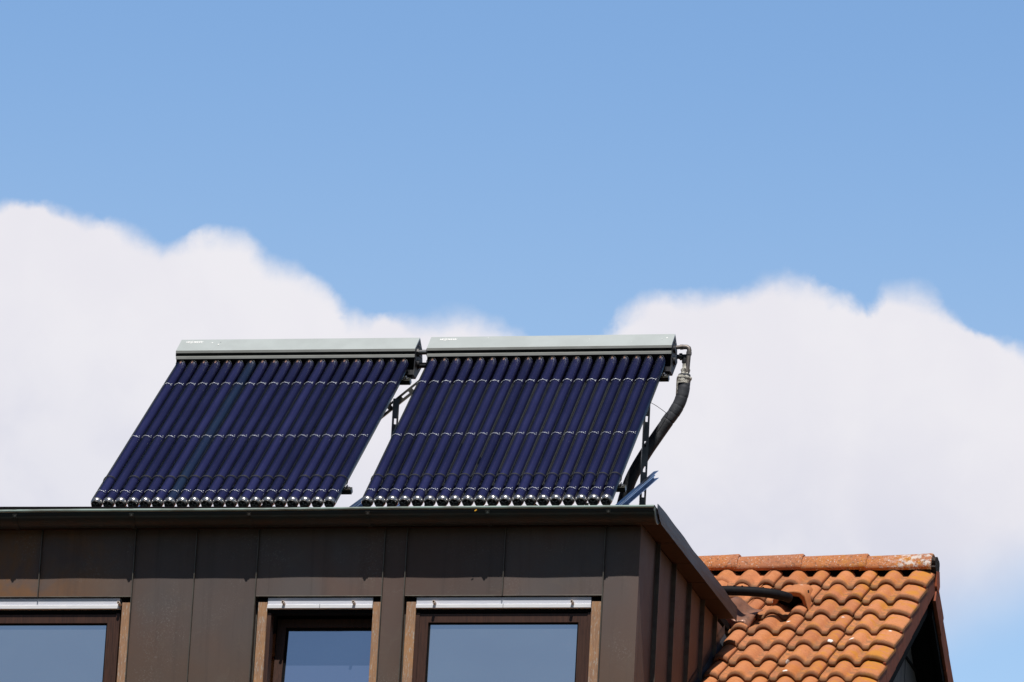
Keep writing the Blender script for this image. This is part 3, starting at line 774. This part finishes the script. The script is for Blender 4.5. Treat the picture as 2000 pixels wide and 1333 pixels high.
def text_mesh(s, size, shear, bold=.02):
    cu = bpy.data.curves.new('lettering', 'FONT'); cu.body = s; cu.size = size; cu.shear = shear; cu.offset = bold*size; cu.extrude = .0004
    ob = bpy.data.objects.new('tmp', cu); COL.objects.link(ob); dg = bpy.context.evaluated_depsgraph_get()
    me = bpy.data.meshes.new_from_object(ob.evaluated_get(dg)); COL.objects.unlink(ob); bpy.data.objects.remove(ob); return me
def furnish(root, M, first, missing_loops, aged):
    for i in range(20): place_tube(root, i, i in aged, i not in missing_loops)
    u0_, u1_ = -.043, 1.403
    # manifold box: pale cover (sloping top face + front lip), dark groove, second lip, black housing
    cover = [(2.110, .088), (1.970, .079), (1.968, .072), (1.975, .070), (2.106, .078), (2.112, .060), (2.118, .060)]
    cov = MB().prism(cover, u0_, u1_, 0).build('manifold_cover', 'alu_cover', root, bevel=.0015)
    MB().prism([(1.9700, .0793), (1.9612, .0672), (1.9640, .0655), (1.9725, .0745)], u0_-.0005, u1_+.0005, 0).build('cover_lip', 'alu_lip', cov)
    hous = MB().prism([(1.980, .068), (1.974, .040), (1.972, -.037), (1.866, -.038), (1.862, -.066), (1.90, -.085), (2.09, -.075), (2.105, .065)], u0_+.006, u1_-.004, 0).build('manifold_housing', 'black_metal', root, bevel=.002)
    MB().prism([(1.9510, .0495), (1.9410, .0365), (1.960, .0335), (1.9735, .0460)], u0_+.001, u1_-.001, 0).build('lower_lip', 'alu_lip', hous, bevel=.001)
    for u, s_ in ((u0_, -1), (u1_, 1)):
        e = MB().prism([(2.106, .079), (1.974, .072), (1.962, .048), (1.945, .022), (1.905, -.02), (1.868, -.045), (1.90, -.085), (2.09, -.085), (2.125, .0)], u-.004 if s_ > 0 else u+.001, u+.0015 if s_ > 0 else u+.0055, 0).build('end_plate', 'black_metal', root, bevel=.001)
        for (v, w_) in ((2.02, .03), (1.99, -.03)):
            m = MB(); m.sweep([(u, v, w_), (u+.014*s_, v, w_)], .024, 18); m.build('collar', 'black_metal', e, bevel=.001)
        for (v, w_) in ((2.06, .055), (2.07, -.02), (1.96, .0), (1.975, -.055)):
            m = MB(); m.sweep([(u, v, w_), (u+.008*s_, v, w_)], .005, 6, smooth=False); m.build('bolt', 'steel', e)
    for o_ in (cov, hous): o_.location = (0, 0, -.0095)
    for o_ in root.children:
        if o_.name.startswith('end_plate'): o_.location = (0, 0, -.0095)
    # tube sockets: dark collars behind the tube heads
    for i in range(20):
        m = MB(); m.lathe_y([(1.940, .0001), (1.941, .016), (1.955, .020), (1.985, .020)], 20, i*TP, -.006); m.build('tube_socket', 'black_metal', hous)
    # lettering: small italic capitals with a larger, taller double S in the middle
    x = -.010 if first else .012; y_ = 2.066; parts = [('VIE', .018), ('SS', .027), ('MANN', .018)]
    for s_, z_ in parts:
        me = text_mesh(s_, z_, .45, .028 if s_ != 'SS' else .012); xs = [v.co.x for v in me.vertices]; wd = max(xs)-min(xs)
        kx = 1.15 if s_ != 'SS' else .72
        for v in me.vertices: v.co.x *= kx*.86; v.co.y *= 1.45
        me.materials.append(MATS['white_mark']); ob = bpy.data.objects.new('lettering', me); COL.objects.link(ob); ob.parent = cov
        fa = math.atan2(.088-.079, 2.110-1.972)
        yy = y_-(.005 if s_ == 'SS' else 0)
        ob.rotation_euler = (fa, 0, 0); ob.location = (x, yy, .079+(yy-1.972)*math.tan(fa)+.0012); x += wd*kx*.86+.002
    # rails under the tubes
    for v, ext in ((1.770, .030), (.270, .028)):
        rl = MB()
        rl.prism([(v-.018, -.036), (v+.018, -.036), (v+.018, -.066), (v-.018, -.066)], -.028, 1.347+.0325+ext, 0)
        ro_ = rl.build('cross_rail', 'rail_metal', root, bevel=.0015)
        m = MB(); m.box(1.347+.022, 1.347+.050, v-.012, v+.012, -.0355, -.030); m.obox((1.347+.036, v, -.024), (.004, 0, 0), (0, .010, 0), (0, 0, .006))
        m.build('rail_clamp', 'steel', ro_, bevel=.001)
# slotted support strut: C-section with oval holes, modelled as flange plate with real openings
def slotted(p0, p1, normal, wdt=.036, slot=.034, gap=.115, th=.003, lip=.018):
    p0, p1, nrm = Vector(p0), Vector(p1), Vector(normal).normalized(); t = (p1-p0); L = t.length; t.normalize(); s_ = t.cross(nrm).normalized(); nrm = s_.cross(t)
    m = MB(); hw = wdt/2; sw = .0065; z = 0
    def strip(a, b, c0, c1): m.obox(p0+t*((a+b)/2)+s_*((c0+c1)/2), t*((b-a)/2), s_*((c1-c0)/2), nrm*(th/2))
    strip(0, L, -hw, -sw); strip(0, L, sw, hw); z = gap*.5
    prev = 0
    while z+slot < L:
        strip(prev, z, -sw, sw); 
        prev = z+slot; z += slot+gap
    strip(prev, L, -sw, sw)
    for sg in (-1, 1): m.obox(p0+t*(L/2)+s_*(sg*(hw-.0015))-nrm*(lip/2+th/2), t*(L/2), s_*.0015, nrm*(lip/2))
    return m
cols = []
A = dict(o=(-1.521, .269, 10.114), a=Vector((1, .0015, -.003)).normalized())
B = dict(o=(.042, .267, 10.111), a=Vector((1, .023, .007)).normalized())
for k, dct in enumerate((A, B)):
    a2 = dct['a']; t2 = Vector((-.001 if k == 0 else -.022, .766, .643)); t2 = (t2-a2*t2.dot(a2)).normalized(); w2 = a2.cross(t2)
    root, M = collector(dct['o'], a2, t2, w2, ('left of the two solar collectors, with one paler blue glass tube', 'right solar collector, its grey header joined to the black insulated pipe')[k])
    furnish(root, M, k == 0, ((1, 15), ())[k], ((6,), ())[k])
    cols.append((root, M))
def chm(o, root, M): o.parent = root; o.matrix_parent_inverse = M.inverted(); return o
for k, (root, M) in enumerate(cols):
    X0 = (-1.50, .05)[k]; XR = (-.175, 1.31)[k]
    for X in (X0, XR):
        o = slotted((X, 1.605, 9.985), (X, 1.605, 11.20 if X == X0 else 11.09), (.35, -1, 0), wdt=.036).build('support_post', 'strut_steel', root); chm(o, root, M)
    # front feet: threaded stubs under the lower rail
    for X in ((-1.375, -.83, -.20), (.085, .52, 1.27))[k]:
        m = MB(); m.sweep([(X, .345, 9.983), (X, .345, 10.12)], .011, 12); m.sweep([(X, .345, 9.983), (X, .345, 10.045)], .020, 6, smooth=False); m.box(X-.035, X+.035, .32, .37, 10.040, 10.048)
        o = m.build('foot', 'rail_metal', root, bevel=.001); chm(o, root, M)
    for X in ((-.98,), (.36,))[k]:
        o = MB().box(X-.006, X+.006, .33, .345, 9.983, 10.2).build('foot', 'black_metal', root); chm(o, root, M)
# diagonal braces (rear), angle section
def brace(p0, p1, root, M, material='brace_steel', w_=.026):
    p0, p1 = Vector(p0), Vector(p1); t = (p1-p0); L = t.length; t.normalize(); up = Vector((0, 0, 1)); s_ = (up-t*up.dot(t)).normalized(); n_ = t.cross(s_)
    m = MB()
    m.obox(p0+t*L/2, t*(L/2), s_*w_, n_*.0015); m.obox(p0+t*L/2+s_*w_+n_*.012*-1, t*(L/2), s_*.0015, n_*.012); m.obox(p0+t*L/2-s_*w_-n_*.012, t*(L/2), s_*.0015, n_*.012)
    m.obox(p0+t*L/2-n_*.003, t*(L/2), s_*.003, n_*.003)
    return chm(m.build('diagonal_brace', material, root), root, M)
for k, (root, M) in enumerate(cols):
    for X in ((-1.465, -.172), (.065, 1.352))[k]:
        a = Vector((X, .32, 10.002)); t = Vector((0, .905, .425)).normalized()
        L = 1.50; b_ = a+t*L
        m = MB(); up = Vector((0, -t.z, t.y)); n_ = Vector((1, 0, 0)); h_ = .019
        # a U-section open to the right with pointed flange tips
        m.obox(a+t*L/2, t*(L/2), up*h_, n_*.0015)
        for sg in (-1, 1):
            f = [a+up*(h_*sg), b_+up*(h_*sg), b_+t*.030+up*(h_*sg)+n_*.022, a+up*(h_*sg)+n_*.022]
            f2 = [p+up*.003*sg for p in f]
            m.add([*f, *f2], [(0, 1, 2, 3), (4, 7, 6, 5), (0, 4, 5, 1), (1, 5, 6, 2), (2, 6, 7, 3), (3, 7, 4, 0)])
        m.obox(a+t*L/2+n_*.004, t*(L/2), up*.003, n_*.004)
        chm(m.build('diagonal_brace', 'brace_steel', root), root, M)
o = slotted((-1.48, 1.64, 10.00), (-.045, 1.64, 11.195), (.25, -1, 0), wdt=.040, slot=.048, gap=.030)
chm(o.build('slotted_strut', 'strut_steel', cols[0][0]), *cols[0])
o = slotted((.02, 1.64, 10.95), (1.30, 1.64, 10.02), (.25, -1, 0), wdt=.040, slot=.048, gap=.030)
chm(o.build('slotted_strut', 'strut_steel', cols[1][0]), *cols[1])
# short pipes joining the two headers
for (y_, z_, mt, r_) in ((1.795, 11.424, 'steel', .0145), (1.83, 11.355, 'black_metal', .0165)):
    m = MB(); m.sweep([(-.125, y_, z_), (.012, y_, z_+.001)], r_, 16); m.sweep([(-.120, y_, z_), (-.106, y_, z_)], r_*1.45, 6, smooth=False)
    o = m.build('connecting_pipe', mt, cols[0][0]); chm(o, *cols[0])

# ------------------------------------------------------------------ flow pipes leaving the right collector
px = thing('insulated_pipe', 'thick black insulated pipe curving down from metal fittings at the right collector', 'pipe', (1.2, 1.7, 9.985))
def cp(o): o.parent = px; o.matrix_parent_inverse = Matrix.Translation(-px.location); return o
PY = 1.765
m = MB(); m.sweep([(1.430, PY, 11.426), (1.475, PY, 11.428)], .0115, 16); cp(m.build('copper_pipe', 'pipe_metal'))
m = MB(); m.sweep([(1.452, PY, 11.427), (1.470, PY, 11.428)], .0160, 6, smooth=False); m.sweep([(1.470, PY, 11.428), (1.492, PY, 11.4275), (1.503, PY, 11.421), (1.507, PY, 11.408), (1.506, PY, 11.392)], .0138, 16); m.sweep([(1.506, PY, 11.398), (1.5055, PY, 11.380)], .0170, 6, smooth=False)
cp(m.build('elbow_fitting', 'pipe_metal', bevel=.001))
m = MB(); m.sweep([(1.5055, PY, 11.384), (1.4995, PY, 11.25)], .0125, 16); cp(m.build('copper_pipe', 'pipe_metal'))
m = MB(); m.sweep([(1.430, PY+.03, 11.378), (1.492, PY+.03, 11.380)], .0135, 16); m.sweep([(1.446, PY+.03, 11.378), (1.462, PY+.03, 11.379)], .0215, 6, smooth=False)
m.sweep([(1.474, PY+.03, 11.379), (1.478, PY+.03, 11.370), (1.478, PY+.03, 11.345)], .0145, 12); m.sweep([(1.478, PY+.03, 11.360), (1.478, PY+.03, 11.341)], .019, 6, smooth=False)
cp(m.build('lower_fitting', 'black_metal'))
m = MB(); m.sweep([(1.478, PY+.03, 11.345), (1.480, PY+.03, 11.25)], .014, 12); cp(m.build('joint_sealant', 'plaster'))
def lumpy(path, rads, seg, amp, name, material, seed):
    rnd = random.Random(seed); m = MB(); m.sweep(path, rads, seg)
    m.v = [tuple(Vector(v)+Vector((rnd.uniform(-amp, amp), rnd.uniform(-amp, amp), rnd.uniform(-amp, amp)))) for v in m.v]
    n = len(path)*seg
    for i in range(seg): m.v[n+i] = m.v[i]; m.v[n+seg+i] = m.v[n-seg+i]
    return cp(m.build(name, material))
def dense(path, per=8):
    out_ = []; P_ = [Vector(p) for p in path]
    for i in range(len(P_)-1):
        p0, p1, p2, p3 = P_[max(i-1, 0)], P_[i], P_[i+1], P_[min(i+2, len(P_)-1)]
        for k in range(per):
            t = k/per; out_.append(.5*((2*p1)+(-p0+p2)*t+(2*p0-5*p1+4*p2-p3)*t*t+(-p0+3*p1-3*p2+p3)*t*t*t))
    out_.append(P_[-1]); return out_
pp = dense([(1.489, PY+.01, 11.315), (1.488, PY+.01, 11.27), (1.486, PY, 11.235), (1.484, PY, 11.185)], 5)
lumpy(pp, [.017, .020, .024, .027, .023, .025, .028, .026, .028, .025, .029, .031, .027, .028, .031, .031][:len(pp)], 18, .0028, 'joint_sealant', 'plaster', 3)
lumpy([(1.485, PY, 11.252), (1.485, PY, 11.246), (1.484, PY, 11.232), (1.484, PY, 11.227)], [.034, .044, .043, .035], 20, .0035, 'sealant_collar', 'plaster', 5)
# the collar's torn skirt
m = MB(); rnd = random.Random(4); vs = []
for j, (z, r_) in enumerate(((11.232, .042), (11.205, .040), (11.175, .0375), (11.150, .036))):
    for k in range(20):
        a = 2*math.pi*k/20; zz = z-(.045*rnd.random() if j == 3 else 0); vs.append((1.482-.002*j+r_*math.cos(a), PY+r_*math.sin(a), zz))
m.add(vs, [(j*20+k, j*20+(k+1) % 20, (j+1)*20+(k+1) % 20, (j+1)*20+k) for j in range(3) for k in range(20) if not (j >= 1 and (k % 20) in (13, 14, 15, 16, 17, 18))], True)
cp(m.build('sealant_skirt', 'plaster'))
# foam sleeves: separate short lengths butted along the bend
path = dense([(1.485, PY, 11.262), (1.484, PY, 11.185), (1.469, PY, 11.108), (1.440, PY, 11.045), (1.405, PY, 10.992), (1.345, PY, 10.90), (1.275, PY-.02, 10.775), (1.210, PY-.03, 10.64), (1.170, PY-.03, 10.50), (1.150, PY-.03, 10.35), (1.140, PY-.03, 9.985)], 10)
cuts = [0, 9, 17, 25, 33, 40]
for i in range(5):
    seg_ = path[cuts[i]:cuts[i+1]+1]; r_ = .0358+.0008*(i % 2)
    cp(MB().sweep(seg_, [r_*.97]+[r_]*(len(seg_)-2)+[r_*.97], 24).build('foam_sleeve', 'tape'))
cp(MB().sweep(path[40:], [.0320]+[.0358]*(len(path)-41), 24).build('foam_sleeve', 'rubber'))
# the flap of a torn joint
p_ = path[38]; t_ = (path[41]-path[36]).normalized()
cp(MB().obox(p_+Vector((-.026, -.020, -.004)), t_*.026, Vector((.3, -.9, .3)).normalized()*.004, t_.cross(Vector((.3, -.9, .3))).normalized()*.013).build('torn_flap', 'tape', bevel=.002))
# seam line along the lower sleeve
cp(MB().sweep([p+Vector((-.006, -.0348, 0)) for p in path[62:96]], .0015, 6).build('sleeve_seam', 'strut_steel'))

o = MB().sweep(dense([(1.372-.06, 1.62, 11.062), (1.395-.045, 1.64, 11.045), (1.39, 1.70, 11.025), (1.41, 1.735, 11.012)], 8), .0016, 6).build('cable', 'black_metal')
tag(o, 'thin dark cable sagging from the last glass tube to the insulated pipe', 'cable')

rp = thing('roof_pipe', 'matt black pipe running sideways from the dormer edge into the hooded vent tile', 'pipe', (1.7, 2.6, 10.17))
P_ = dense([(1.30, 2.60, 10.190), (1.60, 2.60, 10.190), (1.742, 2.62, 10.191), (1.855, 2.66, 10.190), (1.930, 2.715, 10.187), (1.958, 2.77, 10.188)], 8)
o = MB().sweep(P_, .0285, 24).build('pipe_sleeve', 'black_pipe'); o.parent = rp; o.matrix_parent_inverse = Matrix.Translation(-rp.location)
for t in (11, 14, 22, 26):
    q = P_[t]; m = MB(); m.obox(q+Vector((0, -.012, .0240)), (.0045, .002, 0), (0, .010, -.003), (0, 0, .0012)); o = m.build('sleeve_notch', 'dark'); o.parent = rp; o.matrix_parent_inverse = Matrix.Translation(-rp.location)

# ------------------------------------------------------------------ bird droppings on the headers
def spot(k, u, v, s_, material='white_mark'):
    root, M = cols[k]; m = MB(); n = 9; rnd = random.Random(int(u*997)+k)
    h = .079+(v-1.972)*.0652
    ring = [(u+s_*math.cos(2*math.pi*i/n)*rnd.uniform(.6, 1.1), v+1.6*s_*math.sin(2*math.pi*i/n)*rnd.uniform(.6, 1.1), h+.0006) for i in range(n)]
    m.add(ring+[(u, v, h+.0022)], [(i, (i+1) % n, n) for i in range(n)], True)
    o = m.build('dropping', material, [c for c in root.children if c.name.startswith('manifold_cover')][0])
for a in ((0, .155, 2.067, .0045), (0, .198, 2.045, .0045), (0, .205, 2.072, .0028, 'black_metal'), (0, .199, 2.036, .003, 'black_metal'), (1, 1.362, 2.062, .005), (1, 1.335, 2.050, .0026), (1, 1.336, 2.045, .002, 'black_metal'),
          (1, .905, 2.06, .003), (1, .898, 2.03, .002), (1, .30, 2.095, .0025), (1, 1.16, 2.02, .0018)): spot(*a)
bpy.context.view_layer.update()
